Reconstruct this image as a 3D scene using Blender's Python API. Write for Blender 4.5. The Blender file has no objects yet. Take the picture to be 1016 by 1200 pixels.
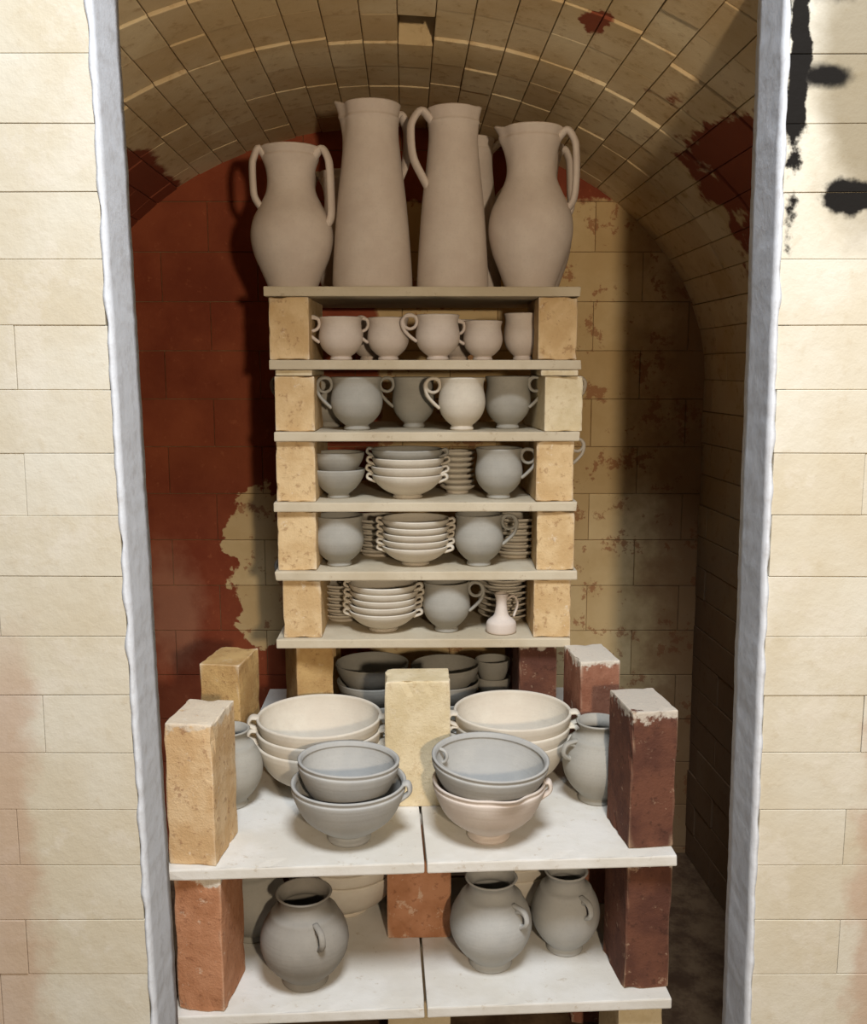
import bpy, bmesh, math, random
from mathutils import Vector, Matrix, noise
random.seed(7)
S = bpy.context.scene
CZ = 1.5   # eye height; heights below are given relative to it

# ------------------------------------------------------------------ materials
def new_mat(name):
    m = bpy.data.materials.new(name); m.use_nodes = True
    nt = m.node_tree
    b = nt.nodes["Principled BSDF"]
    b.inputs["Roughness"].default_value = 0.9
    b.inputs["Specular IOR Level"].default_value = 0.2
    return m, nt, b

def lin(c):
    return tuple(((v/255.0)/12.92 if v/255.0 <= 0.04045 else ((v/255.0+0.055)/1.055)**2.4) for v in c) + (1,)

def mathn(nt, op, a, b=None, clamp=False):
    n = nt.nodes.new("ShaderNodeMath"); n.operation = op; n.use_clamp = clamp
    for i, v in enumerate((a, b)):
        if v is None: continue
        if isinstance(v, (int, float)): n.inputs[i].default_value = v
        else: nt.links.new(v, n.inputs[i])
    return n.outputs[0]

def noisen(nt, vec, scale, detail=4, rough=0.6):
    n = nt.nodes.new("ShaderNodeTexNoise")
    n.inputs["Scale"].default_value = scale; n.inputs["Detail"].default_value = detail
    n.inputs["Roughness"].default_value = rough
    nt.links.new(vec, n.inputs["Vector"])
    return n.outputs["Fac"]

def smooth(nt, v, a, b):
    n = nt.nodes.new("ShaderNodeMapRange"); n.interpolation_type = 'SMOOTHSTEP'
    n.inputs["From Min"].default_value = a; n.inputs["From Max"].default_value = b
    nt.links.new(v, n.inputs["Value"])
    return n.outputs["Result"]

def mix(nt, fac, a, b):
    n = nt.nodes.new("ShaderNodeMix"); n.data_type = 'RGBA'
    if isinstance(fac, (int, float)): n.inputs[0].default_value = fac
    else: nt.links.new(fac, n.inputs[0])
    for i, v in ((6, a), (7, b)):
        if isinstance(v, tuple): n.inputs[i].default_value = v
        else: nt.links.new(v, n.inputs[i])
    return n.outputs[2]

def tint(nt, col, dark, amt):
    """each separate brick gets its own slight tone"""
    r = nt.nodes.new("ShaderNodeNewGeometry").outputs["Random Per Island"]
    return mix(nt, mathn(nt, 'MULTIPLY', r, amt), col, lin(dark))

def coords(nt, world=False):
    if world:
        return nt.nodes.new("ShaderNodeNewGeometry").outputs["Position"]
    return nt.nodes.new("ShaderNodeTexCoord").outputs["Object"]

def bump(nt, b, h, strength=0.3, dist=0.002):
    n = nt.nodes.new("ShaderNodeBump"); n.inputs["Strength"].default_value = strength
    n.inputs["Distance"].default_value = dist
    nt.links.new(h, n.inputs["Height"]); nt.links.new(n.outputs[0], b.inputs["Normal"])

def sep(nt, v):
    n = nt.nodes.new("ShaderNodeSeparateXYZ"); nt.links.new(v, n.inputs[0]); return n.outputs

def blob(nt, pos, c, r, wob=0.5, wscale=12, soft=0.12):
    """irregular ellipsoidal stain around world point c"""
    d = nt.nodes.new("ShaderNodeVectorMath"); d.operation = 'SUBTRACT'
    nt.links.new(pos, d.inputs[0]); d.inputs[1].default_value = c
    e = nt.nodes.new("ShaderNodeVectorMath"); e.operation = 'DIVIDE'
    nt.links.new(d.outputs[0], e.inputs[0]); e.inputs[1].default_value = r
    l = nt.nodes.new("ShaderNodeVectorMath"); l.operation = 'LENGTH'
    nt.links.new(e.outputs[0], l.inputs[0])
    nn = noisen(nt, pos, wscale, 5, 0.6)
    v = mathn(nt, 'ADD', l.outputs["Value"], mathn(nt, 'MULTIPLY', mathn(nt, 'SUBTRACT', nn, 0.5), wob*3))
    return mathn(nt, 'SUBTRACT', 1.0, smooth(nt, v, 1-soft, 1+soft))

def clay(name, c1, c2, spk=0.35):
    m, nt, b = new_mat(name)
    co = coords(nt)
    big = noisen(nt, co, 14, 3); fine = noisen(nt, co, 260, 2)
    col = mix(nt, smooth(nt, big, 0.3, 0.7), lin(c1), lin(c2))
    dark = tuple(v*0.8 for v in lin(c1)[:3]) + (1,)
    col = mix(nt, mathn(nt, 'MULTIPLY', smooth(nt, fine, 0.5, 0.75), spk), col, dark)
    nt.links.new(col, b.inputs["Base Color"])
    mp = nt.nodes.new("ShaderNodeMapping"); mp.inputs["Scale"].default_value = (3, 3, 170)
    nt.links.new(co, mp.inputs[0])
    rings = noisen(nt, mp.outputs[0], 1.0, 2)
    bump(nt, b, mathn(nt, 'ADD', rings, mathn(nt, 'MULTIPLY', fine, 0.4)), 0.35, 0.0012)
    return m

def brickmat(name, c1, c2, spot, edge=(225, 212, 190), wash=0.25, spots=0.5, top=0.0):
    m, nt, b = new_mat(name)
    co = coords(nt, True)
    big = noisen(nt, co, 18, 4); mid = noisen(nt, co, 70, 5, 0.7); fine = noisen(nt, co, 300, 2)
    col = mix(nt, smooth(nt, big, 0.35, 0.65), lin(c1), lin(c2))
    col = mix(nt, mathn(nt, 'MULTIPLY', smooth(nt, mid, 0.56, 0.66), spots), col, lin(spot))
    w = noisen(nt, co, 33, 6, 0.75)
    col = mix(nt, mathn(nt, 'MULTIPLY', smooth(nt, w, 0.6, 0.66), wash), col, lin(edge))
    g = nt.nodes.new("ShaderNodeNewGeometry")
    pe = smooth(nt, g.outputs["Pointiness"], 0.53, 0.6)
    col = mix(nt, mathn(nt, 'MULTIPLY', pe, 0.7), col, lin(edge))
    if top > 0:   # kiln wash crusted on the top end of the brick, dripping a little
        o = sep(nt, coords(nt))
        zz = mathn(nt, 'ADD', o[2], mathn(nt, 'MULTIPLY', mathn(nt, 'SUBTRACT', noisen(nt, co, 40, 4), 0.5), 0.06))
        col = mix(nt, mathn(nt, 'MULTIPLY', smooth(nt, zz, 0.101, 0.108), top), col, lin((214, 206, 190)))
    nt.links.new(col, b.inputs["Base Color"])
    bump(nt, b, mathn(nt, 'ADD', mid, mathn(nt, 'MULTIPLY', fine, 0.5)), 0.5, 0.003)
    return m

M = {}
M['cream'] = clay("clay_cream", (212, 204, 188), (202, 192, 176))
M['pink'] = clay("clay_pinkish", (212, 200, 188), (202, 188, 176))
M['gray'] = clay("clay_gray", (164, 160, 150), (152, 149, 140))
M['dgray'] = clay("clay_dark_gray", (148, 142, 132), (136, 131, 122))
M['blue'] = clay("clay_blue_gray", (176, 174, 168), (164, 163, 159))
M['b_yel'] = brickmat("firebrick_buff", (214, 186, 142), (196, 164, 118), (140, 100, 64), wash=0.5, spots=0.5)
M['b_tan'] = brickmat("firebrick_tan", (214, 186, 146), (198, 164, 120), (124, 78, 54), wash=0.55, top=.6)
M['b_pale'] = brickmat("firebrick_pale", (218, 202, 168), (204, 186, 148), (170, 140, 100), wash=0.3, spots=0.3)
M['b_gold'] = brickmat("firebrick_ochre", (196, 162, 108), (178, 142, 92), (130, 92, 56), wash=0.2)
M['b_orange'] = brickmat("firebrick_orange", (186, 134, 100), (168, 116, 82), (116, 72, 50), wash=0.35, top=.9)
M['b_dark'] = brickmat("firebrick_dark_red", (108, 70, 54), (88, 56, 45), (58, 38, 30), wash=0.35, edge=(200, 172, 142), top=.7)
M['b_red'] = brickmat("firebrick_red", (154, 108, 86), (132, 86, 66), (92, 56, 42), wash=0.6, top=.9)

def shelfmat(name, a, b_, spot):
    m, nt, b = new_mat(name)
    co = coords(nt, True)
    big = noisen(nt, co, 7, 4); mid = noisen(nt, co, 55, 5, 0.7)
    col = mix(nt, smooth(nt, big, 0.35, 0.65), lin(a), lin(b_))
    col = mix(nt, mathn(nt, 'MULTIPLY', smooth(nt, mid, 0.6, 0.7), 0.5), col, lin(spot))
    nt.links.new(col, b.inputs["Base Color"])
    bump(nt, b, mid, 0.4, 0.002)
    return m
M['shelf'] = shelfmat("kiln_shelf_batt", (220, 217, 210), (208, 203, 192), (178, 162, 138))
M['shelf2'] = shelfmat("kiln_shelf_batt_tan", (200, 188, 164), (186, 172, 146), (150, 130, 104))

def frontwall():
    m, nt, b = new_mat("kiln_face_brick")
    pos = coords(nt, True); s = sep(nt, pos)
    big = noisen(nt, pos, 5, 4); mid = noisen(nt, pos, 45, 5, 0.65); w = noisen(nt, pos, 11, 6, .7)
    col = mix(nt, smooth(nt, big, 0.35, 0.65), lin((204, 200, 187)), lin((195, 187, 168)))
    col = tint(nt, col, (182, 168, 138), .35)
    col = mix(nt, mathn(nt, 'MULTIPLY', smooth(nt, mid, 0.55, 0.7), 0.3), col, lin((178, 164, 138)))
    col = mix(nt, mathn(nt, 'MULTIPLY', smooth(nt, w, 0.52, 0.62), 0.35), col, lin((208, 202, 190)))
    # fired red-orange area low and away from the opening
    nn = mathn(nt, 'MULTIPLY', mathn(nt, 'SUBTRACT', noisen(nt, pos, 14, 5), 0.5), 0.10)
    lx = mathn(nt, 'SUBTRACT', 1.0, smooth(nt, mathn(nt, 'ADD', s[0], nn), -0.54, -0.50))
    rx = smooth(nt, mathn(nt, 'ADD', s[0], nn), 0.545, 0.575)
    mx = mathn(nt, 'MAXIMUM', lx, rx)
    mz = mathn(nt, 'SUBTRACT', 1.0, smooth(nt, mathn(nt, 'ADD', s[2], nn), CZ-0.44, CZ-0.28))
    f = mathn(nt, 'MULTIPLY', mathn(nt, 'MULTIPLY', mx, mz), 0.5)
    col = mix(nt, f, col, lin((168, 130, 104)))
    halo = blob(nt, pos, (0.515, 1.2, CZ+0.34), (0.065, 1, 0.17), 0.5, 8, 0.45)
    col = mix(nt, mathn(nt, 'MULTIPLY', halo, 0.75), col, lin((112, 98, 70)))
    k1 = blob(nt, pos, (0.455, 1.2, CZ+0.335), (0.032, 1, 0.013), 0.6, 22, .4)
    k2 = blob(nt, pos, (0.502, 1.2, CZ+0.200), (0.042, 1, 0.022), 0.5, 22, .15)
    k3 = blob(nt, pos, (0.425, 1.2, CZ+0.36), (0.011, 1, 0.17), 1.2, 22, .2)
    k4 = blob(nt, pos, (0.47, 1.2, CZ+0.455), (0.07, 1, 0.030), 0.8, 14, .3)
    for k in (k1, k2, k3, k4):
        col = mix(nt, k, col, lin((22, 19, 16)))
    nt.links.new(col, b.inputs["Base Color"])
    bump(nt, b, mathn(nt, 'ADD', mid, w), 0.4, 0.003)
    return m
M['front'] = frontwall()

def washmat():
    m, nt, b = new_mat("kiln_wash_reveal")
    pos = coords(nt, True)
    mid = noisen(nt, pos, 50, 5, 0.65)
    col = mix(nt, smooth(nt, mid, 0.45, 0.7), lin((204, 208, 214)), lin((190, 192, 196)))
    nt.links.new(col, b.inputs["Base Color"]); bump(nt, b, mid, 0.4, 0.002)
    return m
M['wash'] = washmat()

def backwall():
    m, nt, b = new_mat("kiln_back_wall_glazed_brick")
    pos = coords(nt, True); s = sep(nt, pos)
    big = noisen(nt, pos, 6, 5); mid = noisen(nt, pos, 40, 5, 0.7); st = noisen(nt, pos, 17, 6, 0.75)
    cream = mix(nt, smooth(nt, big, 0.35, 0.65), lin((228, 204, 156)), lin((212, 184, 134)))
    cream = tint(nt, cream, (190, 156, 104), .5)
    cream = mix(nt, mathn(nt, 'MULTIPLY', smooth(nt, st, 0.565, 0.605), 0.7), cream, lin((160, 98, 62)))
    red = mix(nt, smooth(nt, big, 0.3, 0.7), lin((164, 86, 54)), lin((134, 62, 38)))
    red = tint(nt, red, (120, 58, 36), .4)
    red = mix(nt, mathn(nt, 'MULTIPLY', smooth(nt, mid, 0.58, 0.7), 0.35), red, lin((190, 112, 74)))
    nn = mathn(nt, 'MULTIPLY', mathn(nt, 'SUBTRACT', noisen(nt, pos, 12, 5, 0.65), 0.5), 0.12)
    left = mathn(nt, 'SUBTRACT', 1.0, smooth(nt, mathn(nt, 'ADD', s[0], nn), -0.15, -0.13))
    top = smooth(nt, mathn(nt, 'ADD', s[2], nn), CZ+0.385, CZ+0.40)
    f = mathn(nt, 'MAXIMUM', left, top)
    p1 = blob(nt, pos, (-0.44, 2.4, CZ-0.50), (0.085, 1, 0.23), 0.75, 11, .04)
    p2 = blob(nt, pos, (-0.66, 2.4, CZ-0.60), (0.07, 1, 0.14), 0.5, 12, .5)
    col = mix(nt, f, cream, red)
    col = mix(nt, mathn(nt, 'MULTIPLY', p2, 0.4), col, lin((186, 140, 110)))
    col = mix(nt, p1, col, cream)
    # right jamb's cast shadow, painted in as brown toward the far right corner
    rt = smooth(nt, mathn(nt, 'ADD', s[0], mathn(nt, 'MULTIPLY', nn, 2)), 0.46, 0.62)
    col = mix(nt, mathn(nt, 'MULTIPLY', rt, 0.7), col, lin((128, 84, 54)))
    nt.links.new(col, b.inputs["Base Color"]); b.inputs["Roughness"].default_value = 0.7
    bump(nt, b, mathn(nt, 'ADD', mid, st), 0.35, 0.003)
    return m
M['back'] = backwall()

def vaultmat():
    m, nt, b = new_mat("kiln_vault_brick")
    pos = coords(nt, True)
    big = noisen(nt, pos, 5, 5); mid = noisen(nt, pos, 40, 5, 0.7)
    col = mix(nt, smooth(nt, big, 0.35, 0.65), lin((228, 210, 172)), lin((208, 184, 140)))
    col = tint(nt, col, (184, 152, 106), .45)
    col = mix(nt, mathn(nt, 'MULTIPLY', smooth(nt, mid, 0.54, 0.68), 0.45), col, lin((160, 124, 84)))
    r1 = blob(nt, pos, (-0.74, 2.15, CZ+0.33), (0.20, 0.40, 0.155), 0.25, 9, 0.05)
    r2 = blob(nt, pos, (0.56, 1.74, CZ+0.28), (0.15, 0.22, 0.22), 0.9, 12)
    r3 = blob(nt, pos, (0.25, 1.62, CZ+0.52), (0.02, 0.05, 0.05), 0.9, 25)
    for r in (r1, r2, r3):
        col = mix(nt, r, col, lin((136, 72, 50)))
    # shade inside the jambs painted into the side walls: darker and browner lower down
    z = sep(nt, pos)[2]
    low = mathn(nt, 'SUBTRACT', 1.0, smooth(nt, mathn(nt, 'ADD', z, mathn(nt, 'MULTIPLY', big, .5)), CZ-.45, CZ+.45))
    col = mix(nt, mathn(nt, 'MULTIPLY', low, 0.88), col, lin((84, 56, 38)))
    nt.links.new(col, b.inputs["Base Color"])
    bump(nt, b, mid, 0.4, 0.003)
    return m
M['vault'] = vaultmat()

def plain(name, c1, c2, sc=12):
    m, nt, b = new_mat(name)
    pos = coords(nt, True)
    n = noisen(nt, pos, sc, 6, 0.7)
    nt.links.new(mix(nt, smooth(nt, n, 0.35, 0.65), lin(c1), lin(c2)), b.inputs["Base Color"])
    bump(nt, b, n, 0.4, 0.004)
    return m
M['floor'] = plain("kiln_floor_sand", (120, 98, 74), (80, 60, 44))
M['ground'] = plain("concrete_floor", (130, 122, 112), (110, 102, 92))
M['mortar'] = plain("mortar_joint", (160, 134, 96), (130, 102, 70), 30)
M['fmortar'] = plain("mortar_joint_pale", (186, 174, 152), (160, 146, 120), 30)
M['soot_shade'] = plain("soot_shade_hole", (52, 24, 18), (30, 14, 12), 30)  # sooty brick; the dark colour also stands in for the hole's shade

# ------------------------------------------------------------------ mesh tools
class MB:
    def __init__(self): self.v = []; self.f = []; self.m = []; self.s = []
    def add(self, verts, faces, mat=0, sm=True):
        o = len(self.v)
        self.v += [tuple(v) for v in verts]
        for f in faces:
            self.f.append(tuple(i+o for i in f)); self.m.append(mat); self.s.append(sm)
    def obj(self, name, mats, loc=(0, 0, 0), rot=0.0, tilt=(0, 0)):
        me = bpy.data.meshes.new(name); me.from_pydata(self.v, [], self.f)
        for m in mats: me.materials.append(M[m])
        me.polygons.foreach_set("material_index", self.m)
        me.polygons.foreach_set("use_smooth", self.s)
        bm = bmesh.new(); bm.from_mesh(me); bmesh.ops.recalc_face_normals(bm, faces=bm.faces); bm.to_mesh(me); bm.free()
        me.update()
        ob = bpy.data.objects.new(name, me); S.collection.objects.link(ob)
        ob.location = loc; ob.rotation_euler = (tilt[0], tilt[1], rot)
        return ob

def cat(pts, n=6, closed=False):
    P = [Vector(p) for p in pts]; out = []; L = len(P)
    rng = L if closed else L-1
    for i in range(rng):
        if closed: p0, p1, p2, p3 = P[(i-1) % L], P[i], P[(i+1) % L], P[(i+2) % L]
        else:
            p1, p2 = P[i], P[i+1]
            p0 = P[i-1] if i else p1*2-p2
            p3 = P[i+2] if i+2 < L else p2*2-p1
        for k in range(n):
            t = k/n
            out.append(0.5*((2*p1)+(p2-p0)*t+(2*p0-5*p1+4*p2-p3)*t*t+(-p0+3*p1-3*p2+p3)*t**3))
    if not closed: out.append(P[-1])
    return out

def vessel(mb, prof, r, h, th=0.0045, seg=56, z0=0.0, c=(0, 0), spouts=(), mat=0, wob=0.0):
    """prof = [(height fraction, radius fraction)] ; spouts = [(angle, out, lift, width)]"""
    o = cat([(p[1]*r, p[0]*h, 0) for p in prof], 5)
    outer = [(max(p.x, 0.001), p.y) for p in o]
    inner = [(max(q[0]-th, 0.001), q[1]) for q in reversed(outer) if q[1] > max(th*1.8, h*0.11)]
    top = outer[-1]
    ring = outer + [(top[0]-th*0.5, top[1]+th*0.35)] + inner
    verts = []; faces = []
    for (rr, z) in ring:
        for k in range(seg):
            a = 2*math.pi*k/seg
            R = rr*(1+wob*math.sin(2*a+1.3)); Z = z
            for (sa, out, lift, wd) in spouts:
                d = (a-sa+math.pi) % (2*math.pi)-math.pi
                g = math.exp(-(d/wd)**2); e = max(0, (z/h-0.72)/0.28)**1.6
                R += out*g*e; Z += lift*g*e
                # slight pinch beside the lip
                g2 = math.exp(-((abs(d)-wd*1.9)/(wd*0.8))**2)
                R -= out*0.22*g2*e
            verts.append((c[0]+R*math.cos(a), c[1]+R*math.sin(a), z0+Z))
    n = len(ring)
    for i in range(n-1):
        for k in range(seg):
            k2 = (k+1) % seg
            faces.append((i*seg+k, i*seg+k2, (i+1)*seg+k2, (i+1)*seg+k))
    verts.append((c[0], c[1], z0+outer[0][1])); b0 = len(verts)-1
    verts.append((c[0], c[1], z0+inner[-1][1]-0.001)); b1 = len(verts)-1
    for k in range(seg):
        k2 = (k+1) % seg
        faces.append((b0, k2, k)); faces.append((b1, (n-1)*seg+k, (n-1)*seg+k2))
    mb.add(verts, faces, mat)

def strap(mb, pts, ang, w, t, closed=False, n=7, c=(0, 0), z0=0, mat=0, taper=1.0):
    """tube in the vertical plane of direction ang; pts=(out, z)"""
    d = Vector((math.cos(ang), math.sin(ang), 0)); b = Vector((-d.y, d.x, 0))
    path = [d*p.x + Vector((c[0], c[1], z0+p.y)) for p in cat([(p[0], p[1], 0) for p in pts], n, closed)]
    L = len(path); K = 12; verts = []; faces = []
    for i, p in enumerate(path):
        if closed: tg = path[(i+1) % L]-path[i-1]
        else: tg = path[min(i+1, L-1)]-path[max(i-1, 0)]
        tg.normalize(); nn = tg.cross(b)
        k_ = 1.0 if closed else 1.0-(1-taper)*i/(L-1)
        for k in range(K):
            a = 2*math.pi*k/K
            verts.append(p+b*w*k_*math.cos(a)+nn*t*k_*math.sin(a))
    R = L if closed else L-1
    for i in range(R):
        j = (i+1) % L
        for k in range(K):
            k2 = (k+1) % K
            faces.append((i*K+k, i*K+k2, j*K+k2, j*K+k))
    if not closed:
        faces.append(tuple(range(K))); faces.append(tuple((L-1)*K+k for k in range(K)))
    mb.add(verts, faces, mat)

def ring_pts(cx, cz, r, n=8):
    return [(cx+r*math.cos(2*math.pi*i/n), cz+r*math.sin(2*math.pi*i/n)) for i in range(n)]

def pos(x, d, z): return (x, d, CZ+z)
rad = math.radians

# ------------------------------------------------------------------ pottery
MUG = [(0, .46), (.03, .50), (.07, .47), (.10, .46), (.16, .62), (.30, .86), (.48, .98), (.64, .97), (.80, .91), (.90, .91), (1, .98)]
def mug(x, d, z, r, h, mat, ha=None, name="coffee_mug"):
    mb = MB(); vessel(mb, MUG, r, h)
    if ha is not None:
        a = rad(ha); q = r*0.9
        rr = 0.0135
        strap(mb, ring_pts(q+rr+0.002, h*0.86, rr), a, 0.0046, 0.0032, True)
        strap(mb, [(q-.002, h*.93), (q+.010, h*.99), (q+.024, h*.97), (q+.031, h*.85), (q+.026, h*.66), (q+.012, h*.5), (r*.955, h*.42)], a, 0.0048, 0.0034)
    return mb.obj(name, [mat], pos(x, d, z))

JUG = [(0, .56), (.02, .60), (.12, .74), (.25, .92), (.38, 1.0), (.50, .93), (.62, .72), (.70, .60), (.78, .57), (.86, .60), (.93, .68), (.955, .66), (1, .74)]
TALL = [(0, .96), (.02, 1.0), (.10, .99), (.30, .93), (.50, .85), (.68, .75), (.82, .68), (.90, .675), (.925, .70), (.94, .68), (.97, .70), (1, .735)]

def jug_handle(mb, a, r0, r1, ztop, zbot, out, rise=0.010, w=0.012, t=0.0068):
    strap(mb, [(r0-.006, ztop-.010), (r0+out*.45, ztop+rise), (r0+out*.92, ztop-.008), (r0+out*1.05, ztop*.76+zbot*.24),
               (r0+out*.85+(r1-r0)*.3, ztop*.4+zbot*.6), (r1+.006, zbot+.014), (r1-.006, zbot-.006)], a, w, t)

def ovoid(x, d, z, r, h, mat, hs, sp, name="ovoid_jug"):
    mb = MB(); vessel(mb, JUG, r, h, th=.006, spouts=[(rad(sp), .013, .007, .30)])
    for (a, o, zb) in hs: jug_handle(mb, rad(a), r*.64, r*(.93 if zb < .56 else .80), h*.955, h*zb, r*o)
    return mb.obj(name, [mat], pos(x, d, z))

def tall(x, d, z, r, h, mat, ha, sp, out, zb, so=.016, name="tall_pitcher"):
    mb = MB(); vessel(mb, TALL, r, h, th=.006, spouts=[(rad(sp), so, so*.6, .28)])
    jug_handle(mb, rad(ha), r*.68, r*.80, h*.955, h*zb, out)
    return mb.obj(name, [mat], pos(x, d, z))

zt = .147
ovoid(-.272, 1.935, zt, .079, .262, 'pink', ((196, .26, .60), (-14, .34, .46)), 95)
tall(-.118, 1.935, zt, .077, .340, 'pink', 38, 172, .032, .6, .016)
tall(.037, 1.935, zt, .069, .332, 'pink', 200, -10, .036, .58, .004)
ovoid(.186, 1.93, zt, .081, .296, 'pink', ((-14, .38, .52),), 170)
# jugs standing in the second row of the top shelf
tall(.080, 2.10, zt, .062, .315, 'pink', 4, 180, .040, .60)
ovoid(.215, 2.11, zt, .074, .305, 'pink', ((10, .3, .55),), 180)
ovoid(-.190, 2.11, zt, .066, .25, 'pink', ((178, .3, .55),), 10)

# tier 1 mugs
z = .013
mug(-.178, 1.905, z, .043, .080, 'pink', 192)
mug(-.088, 1.925, z, .041, .080, 'pink', 190)
mug(.008, 1.90, z, .043, .084, 'pink', 192)
mug(.096, 1.93, z, .039, .074, 'pink', 190)
mug(.176, 1.96, z, .038, .090, 'pink')
mug(-.13, 2.03, z, .042, .08, 'pink', 180); mug(.05, 2.03, z, .042, .08, 'pink', 180)
# tier 2
z = -.121
mug(-.149, 1.905, z, .051, .101, 'gray', 190)
mug(-.213, 2.01, z, .045, .098, 'gray', -10)
mug(-.040, 1.985, z, .044, .100, 'gray', 192)
mug(.055, 1.90, z, .046, .100, 'cream', 190)
mug(.147, 1.945, z, .046, .102, 'gray', -22)
mug(.262, 2.135, z, .041, .100, 'cream', 0)
mug(-.285, 2.135, z, .040, .100, 'gray', 180)

BOWL = [(0, .40), (.05, .43), (.11, .39), (.16, .42), (.35, .66), (.60, .85), (.82, .96), (1, 1.0)]
def bowl_stack(x, d, z, r, n, mats, pitch, h, name="stack_of_small_bowls", lug=True, prof=BOWL, th=.0035):
    mb = MB(); un = []
    for i in range(n):
        mt = mats[min(i, len(mats)-1)]
        if mt not in un: un.append(mt)
        dx, dy = random.uniform(-.0015, .0015), random.uniform(-.0015, .0015)
        rr = r*random.uniform(.965, 1.0)
        vessel(mb, prof, rr, h, th=th, z0=i*pitch, c=(dx, dy), mat=un.index(mt), seg=44, wob=.012)
        if lug:
            for a in (180, -4):
                strap(mb, [(rr*.97, h*.98), (rr*1.0+.007, h*1.02), (rr+.009, h*.84), (rr*.90, h*.68)], rad(a+random.uniform(-7, 7)), .007, .003, c=(dx, dy), z0=i*pitch, mat=un.index(mt))
    return mb.obj(name, un, pos(x, d, z))

PLATE = [(0, .60), (.15, .63), (.3, .60), (.45, .7), (.7, .9), (1, 1.0)]
def plate_stack(x, d, z, r, n, mat, pitch=.0115, name="stack_of_plates"):
    mb = MB()
    for i in range(n):
        vessel(mb, PLATE, r*random.uniform(.96, 1.0), .016, th=.0035, z0=i*pitch, c=(random.uniform(-.002, .002), 0), seg=44)
    return mb.obj(name, [mat], pos(x, d, z))

# tier 3
z = -.255
bowl_stack(-.187, 1.915, z, .053, 2, ['gray'], .033, .056, lug=False)
bowl_stack(-.050, 1.915, z, .072, 4, ['cream', 'cream', 'cream', 'gray'], .0165, .046)
plate_stack(.048, 1.99, z, .038, 7, 'cream')
mug(.128, 1.905, z, .047, .098, 'gray', -14)
mug(.262, 2.135, z, .041, .100, 'cream', 0)
# tier 4
z = -.389
mug(-.187, 1.905, z, .050, .099, 'gray')
plate_stack(-.115, 2.02, z, .058, 6, 'cream', .0125)
bowl_stack(-.036, 1.915, z, .068, 5, ['cream'], .0135, .038)
mug(.090, 1.905, z, .049, .102, 'gray', -10)
plate_stack(.172, 2.0, z, .052, 6, 'cream', .0135)
# tier 5
z = -.523
plate_stack(-.190, 2.0, z, .052, 6, 'cream', .0125)
bowl_stack(-.100, 1.915, z, .070, 5, ['cream'], .0135, .042)
mug(.026, 1.905, z, .048, .101, 'gray', -10)
plate_stack(.150, 2.0, z, .058, 7, 'cream', .0125)
mug(-.285, 2.135, z, .040, .100, 'gray', 180)
mb = MB(); vessel(mb, [(0, .8), (.03, 1), (.2, 1), (.3, .9), (.42, .55), (.55, .42), (.75, .36), (.9, .40), (1, .5)], .030, .078, th=.003)
strap(mb, [(.010, .066), (.026, .072), (.034, .055), (.026, .03)], rad(15), .003, .0025)
mb.obj("small_cruet", ['pink'], pos(.135, 1.893, z))

# bowls on the deck under the rear stack
z = -.765
bowl_stack(-.128, 1.985, z, .078, 3, ['gray'], .038, .075, name="stack_of_gray_bowls", lug=False)
bowl_stack(.026, 2.0, z, .074, 3, ['gray'], .035, .072, name="stack_of_gray_bowls", lug=False)
bowl_stack(.128, 2.03, z, .026+.012, 3, ['gray'], .038, .068, name="stack_of_gray_bowls", lug=False)

# large serving bowls, nested
SERV = [(0, .44), (.04, .47), (.08, .44), (.14, .50), (.35, .76), (.60, .90), (.85, .98), (1, 1.0)]
def bowl(x, d, z, r, h, mat, name, prof=BOWL, sp=(), lugs=(), tilt=(0, 0), rings=(), th=.0055, lw=.013, lo=.012):
    mb = MB(); vessel(mb, prof, r, h, th=th, spouts=sp, seg=72)
    for a in lugs:
        strap(mb, [(r*.955, h*.99), (r+lo*.7, h*1.0), (r+lo, h*.86), (r*.90, h*.72)], rad(a), lw, .004)
    for a in rings:
        q = r*.90
        strap(mb, ring_pts(q, h*.80, .0115), rad(a), .0035, .0028, True)
    return mb.obj(name, [mat], pos(x, d, z), tilt=tilt)
for i, (r, zz) in enumerate([(.117, 0), (.117, .022), (.1165, .044)]):
    bowl(-.209, 1.715, -.765+zz, r-.001*i, .090, 'cream', "serving_bowl", SERV, lugs=(-12+4*i, 192-3*i))
for i, (r, zz) in enumerate([(.104, 0), (.107, .022), (.109, .046)]):
    bowl(.146, 1.733, -.765+zz, r, .092, 'cream', "serving_bowl", SERV, lugs=(-14+4*i, 190))
MIX = [(0, .36), (.05, .38), (.10, .33), (.14, .34), (.24, .52), (.45, .78), (.70, .92), (.90, .99), (.94, .97), (1, 1.0)]
bowl(-.138, 1.507, -.765, .094, .100, 'blue', "mixing_bowl", MIX, lugs=(-8,), lw=.010, lo=.006)
bowl(-.141, 1.507, -.7215, .083, .092, 'blue', "mixing_bowl", MIX, tilt=(rad(-2), rad(2)))
bowl(.091, 1.515, -.765, .093, .100, 'pink', "mixing_bowl", MIX, sp=[(rad(-72), .012, .004, .2)], lugs=(-8,), lw=.010, lo=.006)
bowl(.088, 1.515, -.716, .096, .090, 'blue', "mixing_bowl", MIX, tilt=(rad(2), rad(3)), rings=(158,))

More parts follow.
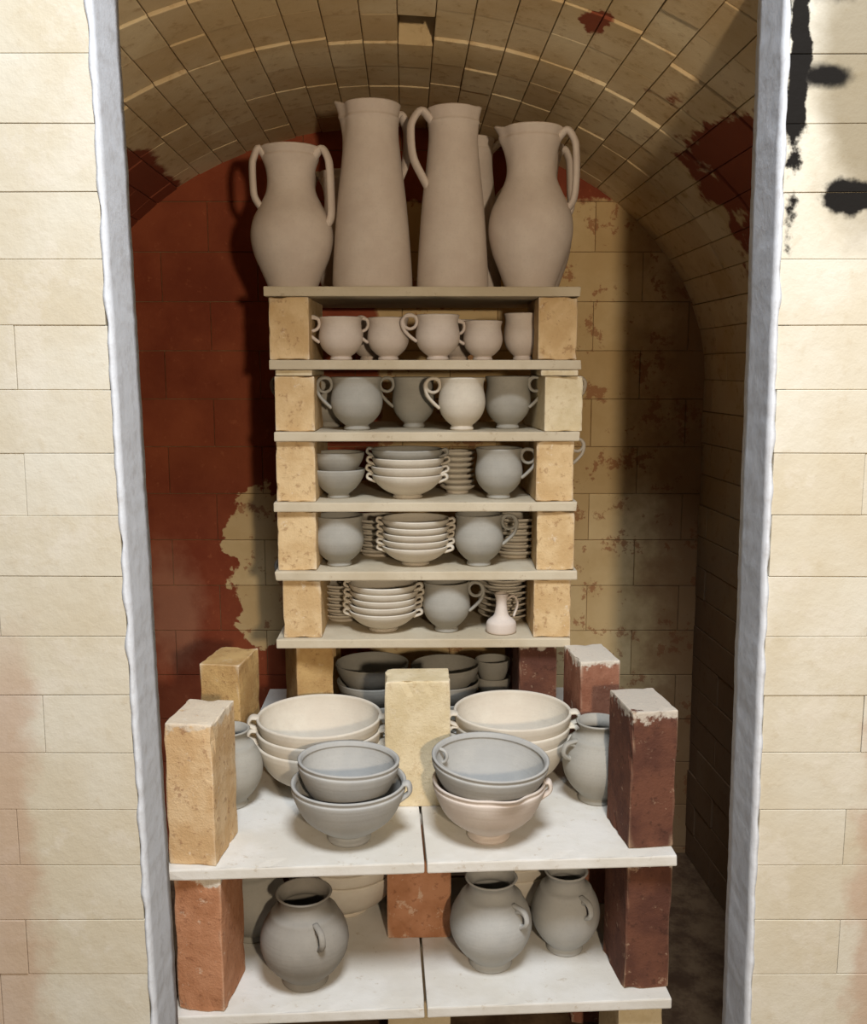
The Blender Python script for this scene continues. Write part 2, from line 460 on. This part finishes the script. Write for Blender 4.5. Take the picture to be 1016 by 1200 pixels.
# round pots
POT = [(0, .50), (.02, .53), (.06, .50), (.09, .52), (.20, .76), (.35, .95), (.50, 1.0), (.64, .93), (.75, .80), (.80, .74), (.83, .62), (.88, .54), (.94, .54), (1, .64)]
def pot(x, d, z, r, h, mat, ears, name="round_pot"):
    mb = MB(); vessel(mb, POT, r, h, th=.005, seg=64)
    for a in ears:
        q = r*.90
        strap(mb, ring_pts(q+.004, h*.685, .0125), rad(a), .0045, .0038, True)
        strap(mb, [(r*.70, h*.80), (q+.010, h*.775), (q+.016, h*.67), (r*.95, h*.58)], rad(a), .0055, .0035)
    return mb.obj(name, [mat], pos(x, d, z))
pot(-.358, 1.635, -.765, .057, .138, 'gray', ())
pot(.292, 1.655, -.765, .062, .145, 'gray', (205,))
z = -1.012
pot(-.214, 1.50, z, .073, .156, 'dgray', (-62,))
pot(.098, 1.548, z, .070, .156, 'blue', (-45,))
pot(.231, 1.59, z, .060, .145, 'blue', (-60,))
pot(-.325, 1.63, z, .060, .150, 'gray', ())
for i in range(6): bowl(-.170, 1.728, z+.0225*i, .108, .088, 'cream', "serving_bowl", SERV, lugs=(-10,))
for i in range(5): bowl(.150, 1.735, z+.022*i, .090, .088, 'cream', "serving_bowl", SERV, lugs=(-10,))

# ------------------------------------------------------------------ bricks & shelves
def roughbox(name, sx, sy, sz, mat, loc, rot=0.0, chip=.004, sub=8, bev=.003):
    bm = bmesh.new(); bmesh.ops.create_cube(bm, size=1)
    bmesh.ops.scale(bm, vec=(sx, sy, sz), verts=bm.verts)
    bmesh.ops.bevel(bm, geom=list(bm.edges), offset=bev, segments=2, affect='EDGES', profile=.6)
    long = [e for e in bm.edges if e.calc_length() > .02]
    bmesh.ops.subdivide_edges(bm, edges=long, cuts=sub, use_grid_fill=True)
    off = Vector((random.uniform(0, 50), random.uniform(0, 50), random.uniform(0, 50)))
    for v in bm.verts:
        fx, fy, fz = (abs(v.co.x)/(sx/2) > .93), (abs(v.co.y)/(sy/2) > .93), (abs(v.co.z)/(sz/2) > .95)
        edge = (fx+fy+fz) >= 2
        n = noise.noise(v.co*45+off)
        amp = chip*max(0, n)*(1.6 if edge else .12)
        dr = Vector((v.co.x if fx else 0, v.co.y if fy else 0, 0))
        if dr.length > 0: v.co -= dr.normalized()*amp
        if fz and edge: v.co.z -= math.copysign(amp*.5, v.co.z)
    me = bpy.data.meshes.new(name); bm.to_mesh(me); bm.free()
    for p in me.polygons: p.use_smooth = False
    me.materials.append(M[mat])
    ob = bpy.data.objects.new(name, me); S.collection.objects.link(ob)
    ob.location = pos(loc[0], loc[1], loc[2]+sz/2); ob.rotation_euler = (0, 0, rot)
    return ob

def shelf(name, sx, sy, x, d, ztop, rot=0.0, th=.018, mat='shelf'):
    return roughbox(name, sx, sy, th, mat, (x, d, ztop-th), rot, chip=.0035, sub=14, bev=.0025)

# rear stack: six shelves, props between
lv = [.147, .013, -.121, -.255, -.389, -.523]
xs = [(-.316, .270), (-.309, .274), (-.303, .274), (-.307, .273), (-.308, .275), (-.308, .264)]
for L, (a, b) in zip(lv, xs):
    shelf("kiln_shelf", b-a, .37, (a+b)/2, 1.84+.185, L, rad(.9), mat='shelf2')
props = [(-.269, .232, 'b_yel', 'b_yel'), (-.262, .236, 'b_yel', 'b_pale'), (-.262, .228, 'b_yel', 'b_yel'), (-.262, .237, 'b_yel', 'b_yel'), (-.256, .229, 'b_yel', 'b_yel')]
for i, (xl, xr, ml, mr) in enumerate(props):
    zb = lv[i+1]; hgt = .1155
    ro = [0, 5, 2, -1, 1][i]
    if i == 1:
        for xx in (xl, xr): roughbox("shelf_spacer", .07, .20, .011, 'b_pale', (xx, 1.945, zb+.1045), chip=.002)
        hgt = .1040
    roughbox("fire_brick", .075, .229, hgt, ml, (xl, 1.848+.1145, zb), rad(random.uniform(-1, 1)))
    roughbox("fire_brick", .073, .229, hgt, mr, (xr, 1.852+.1145, zb), rad(ro))
H = .229
roughbox("fire_brick", .076, .114, .2235, 'b_gold', (-.255, 1.935, -.765), rad(20))
roughbox("fire_brick", .076, .114, .2235, 'b_dark', (.205, 1.925, -.765), rad(2))
roughbox("fire_brick", .076, .114, .2235, 'b_gold', (-.255, 2.16, -.765), rad(0))
roughbox("fire_brick", .076, .114, .2235, 'b_dark', (.205, 2.16, -.765), rad(0))

# front deck, two side by side shelves on two levels
TH = rad(3.3); cu = Vector((math.cos(TH), math.sin(TH))); cv = Vector((-math.sin(TH), math.cos(TH)))
F = Vector((-.012, 1.425))
def loc2(u, v): p = F+cu*u+cv*v; return p.x, p.y
for zt_ in (-.765, -1.012):
    for u, w in ((-.2015, .399), (.2005, .397)):
        x, d = loc2(u, .200); shelf("kiln_shelf", w, .40, x, d, zt_, TH)
    shelf("kiln_shelf", .74, .40, -.02, 2.065, zt_, rad(1))
fb = [
 # x, D, zbase, mat, rot
 (-.368, 1.475, -.765, 'b_tan', -6), (.342, 1.530, -.765, 'b_dark', 8),
 (-.383, 1.775, -.765, 'b_gold', -8), (.300, 1.795, -.765, 'b_red', 8),
 (-.362, 1.472, -1.012, 'b_orange', -6), (.342, 1.530, -1.012, 'b_dark', 8),
 (-.385, 1.775, -1.012, 'b_orange', -4), (.298, 1.785, -1.012, 'b_red', 6),
 (-.362, 1.472, -1.259, 'b_orange', -4), (.336, 1.528, -1.259, 'b_pale', 6),
 (-.385, 1.775, -1.259, 'b_orange', -4), (.298, 1.785, -1.259, 'b_red', 6),
 (-.255, 2.0, -1.012, 'b_gold', 0), (.205, 2.0, -1.012, 'b_dark', 0), (-.255, 2.0, -1.259, 'b_gold', 0), (.205, 2.0, -1.259, 'b_dark', 0),
]
for x, d, zb, m, r in fb: roughbox("fire_brick", .076, .114, .2285, m, (x, d, zb), rad(r))
roughbox("fire_brick", .114, .076, .2285, 'b_pale', (-.029, 1.660, -.765), rad(2))
roughbox("fire_brick", .114, .076, .2285, 'b_orange', (-.027, 1.655, -1.012), rad(2))
roughbox("fire_brick", .114, .076, .2285, 'b_pale', (-.027, 1.655, -1.259), rad(2))

# ------------------------------------------------------------------ kiln shell
HEX = [(0, 1, 2, 3), (7, 6, 5, 4), (0, 4, 5, 1), (1, 5, 6, 2), (2, 6, 7, 3), (3, 7, 4, 0)]
def bev(ob, w=.0018):
    m = ob.modifiers.new("bevel", 'BEVEL'); m.width = w; m.segments = 2; m.limit_method = 'ANGLE'; m.angle_limit = rad(40)
def box8(x0, x1, y0, y1, z0, z1):
    return [(x0, y0, z0), (x1, y0, z0), (x1, y0, z1), (x0, y0, z1), (x0, y1, z0), (x1, y1, z0), (x1, y1, z1), (x0, y1, z1)]
g = .0007
# front wall with the opening; both jambs lean outward a touch toward the floor
D1, D2, ZTOP = 1.20, 1.305, CZ+.56
def XL(z): return -.400+.022*min(1, max(0, (CZ+.45-z)/1.4))
def XR(z): return .411+.016*min(1, max(0, (CZ+.45-z)/1.4))
mb = MB(); pitch = .0775; nrow = 32
gf = .0003
def jz(i, x): return .0016*noise.noise(Vector((x*4, i*3.1, 0)))
for i in range(nrow):
    z0, z1 = i*pitch, (i+1)*pitch
    zc = (z0+z1)/2
    for side in (-1, 1):
        edge = XL(zc) if side < 0 else XR(zc)
        inn = edge if z0 < ZTOP-.01 else 0.0
        e = abs(inn); first = True
        while e < 1.25:
            w = random.choice((.1145, .130, .16) if (i % 2) else (.229, .20)) if first else .229
            a, b = e+(gf if not first else random.uniform(0, .0025)), e+w-gf
            first = False
            x0, x1 = (a, b) if side > 0 else (-b, -a)
            j = random.uniform(-.0008, .0008)
            bx = box8(x0, x1, D1+j, D2-.002, z0+gf, z1-gf)
            # bed joints wander slightly
            bx = [(x_, y_, z_+(jz(i, x_) if k_ in (0, 1, 4, 5) else jz(i+1, x_))) for k_, (x_, y_, z_) in enumerate(bx)]
            mb.add(bx, HEX, 0, False)
            e += w
mb.add(box8(-1.25, XL(3)-.004, D1+.003, D2-.004, 0, nrow*pitch), HEX, 1, False)
mb.add(box8(XR(0)+.004, 1.25, D1+.003, D2-.004, 0, nrow*pitch), HEX, 1, False)
mb.add(box8(XL(3)-.01, XR(3)+.01, D1+.008, D2-.004, ZTOP+.04, nrow*pitch), HEX, 1, False)
ob = mb.obj("wall_front", ['front', 'fmortar']); bev(ob, .0008)
# kiln-wash coat on the two reveals (slightly lumpy plaster skin)
for side, nm in ((-1, "trim_1"), (1, "trim_2")):
    mb = MB(); NZ, NY = 260, 6; vs = []; fs = []
    for k in range(NZ+1):
        zz = .0+(ZTOP)*k/NZ; xe = XL(zz) if side < 0 else XR(zz)
        for q in range(NY+1):
            y = D1-.0015+(D2+.002-D1)*q/NY
            nz = noise.noise(Vector((side*5, y*9, zz*14)))*.0010+noise.noise(Vector((side*9, y*30, zz*60)))*.0008
            if q == 0: y += noise.noise(Vector((3, side, zz*45)))*.0012
            vs.append((xe-side*(.004+nz), y, zz))
    n0 = len(vs)
    for k in range(NZ+1):
        zz = ZTOP*k/NZ; xe = XL(zz) if side < 0 else XR(zz)
        for q in range(NY+1):
            y = D1-.0015+(D2+.002-D1)*q/NY
            if q == 0: y += noise.noise(Vector((3, side, zz*45)))*.0012
            vs.append((xe+side*(.001+.004*noise.noise(Vector((7, side, zz*30)))), y, zz))
    W = NY+1
    for k in range(NZ):
        for q in range(NY):
            a = k*W+q; fs.append((a, a+1, a+W+1, a+W)); a += n0; fs.append((a, a+W, a+W+1, a+1))
        for q in (0, NY):
            a = k*W+q; fs.append((a, a+W, a+W+n0, a+n0))
    mb.add(vs, fs, 0, True)
    mb.obj(nm, ['wash'])

DB = 2.40; DF = D2+.002
def params(D):
    k = (DB-D)/(DB-DF)
    return -.110+.028*k, .768+.055*k, .585+.045*k, CZ-.03
ZF = CZ-1.259
# back wall
mb = MB(); ph = .1165; i = 0; z = ZF-.1
while z < CZ+.75:
    x = -1.0-(.115 if i % 2 else 0)
    while x < .95:
        j = random.uniform(-.0015, .0015)
        mb.add(box8(x+g, x+.231-g, DB+j, DB+.06, z+g, z+ph-g), HEX, 0, False)
        x += .231
    z += ph; i += 1
mb.add(box8(-1.2, 1.1, DB+.004, DB+.1, ZF-.1, CZ+.8), HEX, 1, False)
ob = mb.obj("wall_back", ['back', 'mortar']); bev(ob, .0012)

# side walls
for s, nm in ((-1, "wall_left"), (1, "wall_right")):
    mb = MB(); nr = 16; ph = (CZ-.03-ZF)/nr
    for i in range(nr):
        D = DF-(.115 if i % 2 else 0)
        while D < DB:
            a, b = max(D, DF)+g, min(D+.229, DB)-g
            if b-a > .01:
                j = random.uniform(-.002, .002); vs = []
                for off in (0, 1):
                    for (dd, zz) in ((a, i*ph+g), (b, i*ph+g), (b, (i+1)*ph-g), (a, (i+1)*ph-g)):
                        xc, A, B, Z0 = params(dd)
                        vs.append((xc+s*(A+j+off*.06), dd, ZF+zz))
                mb.add(vs, HEX, 0, False)
            D += .229
    vs = []
    for off in (.006, .10):
        for (dd, zz) in ((DF-.03, 0), (DB+.05, 0), (DB+.05, CZ-.03), (DF-.03, CZ-.03)):
            xc, A, B, Z0 = params(dd); vs.append((xc+s*(A+off), dd, ZF+zz if zz == 0 else zz))
    mb.add(vs, HEX, 1, False)
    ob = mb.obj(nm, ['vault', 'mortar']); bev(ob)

# vault
N = 35
tab = []; acc = 0; pp = None
for k in range(2001):
    ph = math.pi*k/2000; q = (-.79*math.cos(ph), .61*math.sin(ph))
    if pp: acc += math.hypot(q[0]-pp[0], q[1]-pp[1])
    tab.append((acc, ph)); pp = q
def phi_at(f):
    t = f*acc; lo, hi = 0, 2000
    while hi-lo > 1:
        m_ = (lo+hi)//2
        if tab[m_][0] < t: lo = m_
        else: hi = m_
    return tab[hi][1] if f > 0 else 0
def surf(ph, D, off):
    xc, A, B, Z0 = params(D)
    return (xc-(A+off)*math.cos(ph), D, Z0+(B+off)*math.sin(ph))
# courses run front to back; bricks ~115 mm long, joints wander so the ring edges make little stairs
mb = MB()
rings = [DF-.03, 1.40, 1.52, 1.64, 1.76, 1.88, 2.0, 2.12, 2.24, 2.34, DB+.02]
roff = [.006, .005, .0055, .002, .0035, -.001, .001, .0, .0015, .002]
walk = 0
for c in range(N):
    gp = .0006/acc
    p0, p1 = phi_at(c/N+gp), phi_at((c+1)/N-gp)
    walk += random.choice((-.018, .0, .018, .03, -.03)); walk = max(-.05, min(.05, walk))
    for ri in range(len(rings)-1):
        a = rings[ri]+(walk if ri else 0); b = rings[ri+1]+(walk if ri < len(rings)-2 else 0)
        if b-a < .012: continue
        j = roff[ri]+random.uniform(-.0014, .0014)
        if random.random() < .05: j -= .004
        hole = (c == N//2+1 and ri == 4)
        if hole: j = .05
        vs = []
        for off in (j, .085):
            for (ph, dd) in ((p0, a+g*.7), (p0, b-g*.7), (p1, b-g*.7), (p1, a+g*.7)): vs.append(surf(ph, dd, off))
        mb.add(vs, HEX, 2 if hole else 0, False)
K = 60; vs = []; fs = []
for k in range(K+1):
    for dd in (DF-.02, DB+.06): vs.append(surf(math.pi*k/K, dd, .088))
for k in range(K):
    fs.append((2*k, 2*k+2, 2*k+3, 2*k+1))
mb.add(vs, fs, 1, False)
ob = mb.obj("ceiling_vault", ['vault', 'mortar', 'soot_shade']); bev(ob, .0018)

# floors
mb = MB(); mb.add(box8(-.95, .85, DF, DB+.02, ZF-.24, ZF), HEX, 0, False); mb.obj("floor_kiln", ['floor'])
mb = MB(); mb.add(box8(-3, 3, -3, 3.2, -.05, 0), HEX, 0, False); mb.obj("floor", ['ground'])

# ------------------------------------------------------------------ lights
def area(name, loc, target, size, power, col):
    l = bpy.data.lights.new(name, 'AREA'); l.shape = 'DISK'; l.size = size; l.energy = power; l.color = col
    o = bpy.data.objects.new(name, l); S.collection.objects.link(o); o.location = loc
    o.rotation_euler = (Vector(target)-Vector(loc)).to_track_quat('-Z', 'Y').to_euler()
    return o
l = bpy.data.lights.new("work_lamp", 'POINT'); l.energy = 92; l.color = (1.0, .82, .61); l.shadow_soft_size = .04
o = bpy.data.objects.new("work_lamp", l); S.collection.objects.link(o); o.location = (.35, -.5, CZ+.06)
area("skylight", (.15, .05, CZ+1.75), (0, 1.45, CZ-.8), .7, 82, (.86, .92, 1.0))
w = bpy.data.worlds.new("World"); S.world = w; w.use_nodes = True
w.node_tree.nodes["Background"].inputs[0].default_value = (.92, .95, 1.0, 1)
w.node_tree.nodes["Background"].inputs[1].default_value = .085

# ------------------------------------------------------------------ camera
c = bpy.data.cameras.new("camera"); c.sensor_fit = 'VERTICAL'; c.sensor_height = 36; c.lens = 36*1144/1200
c.clip_start = .02
co = bpy.data.objects.new("camera", c); S.collection.objects.link(co)
co.location = (0, 0, CZ); co.rotation_euler = (rad(90-8.45), 0, 0)
S.camera = co
S.view_settings.view_transform = 'Standard'
S.view_settings.look = 'None'
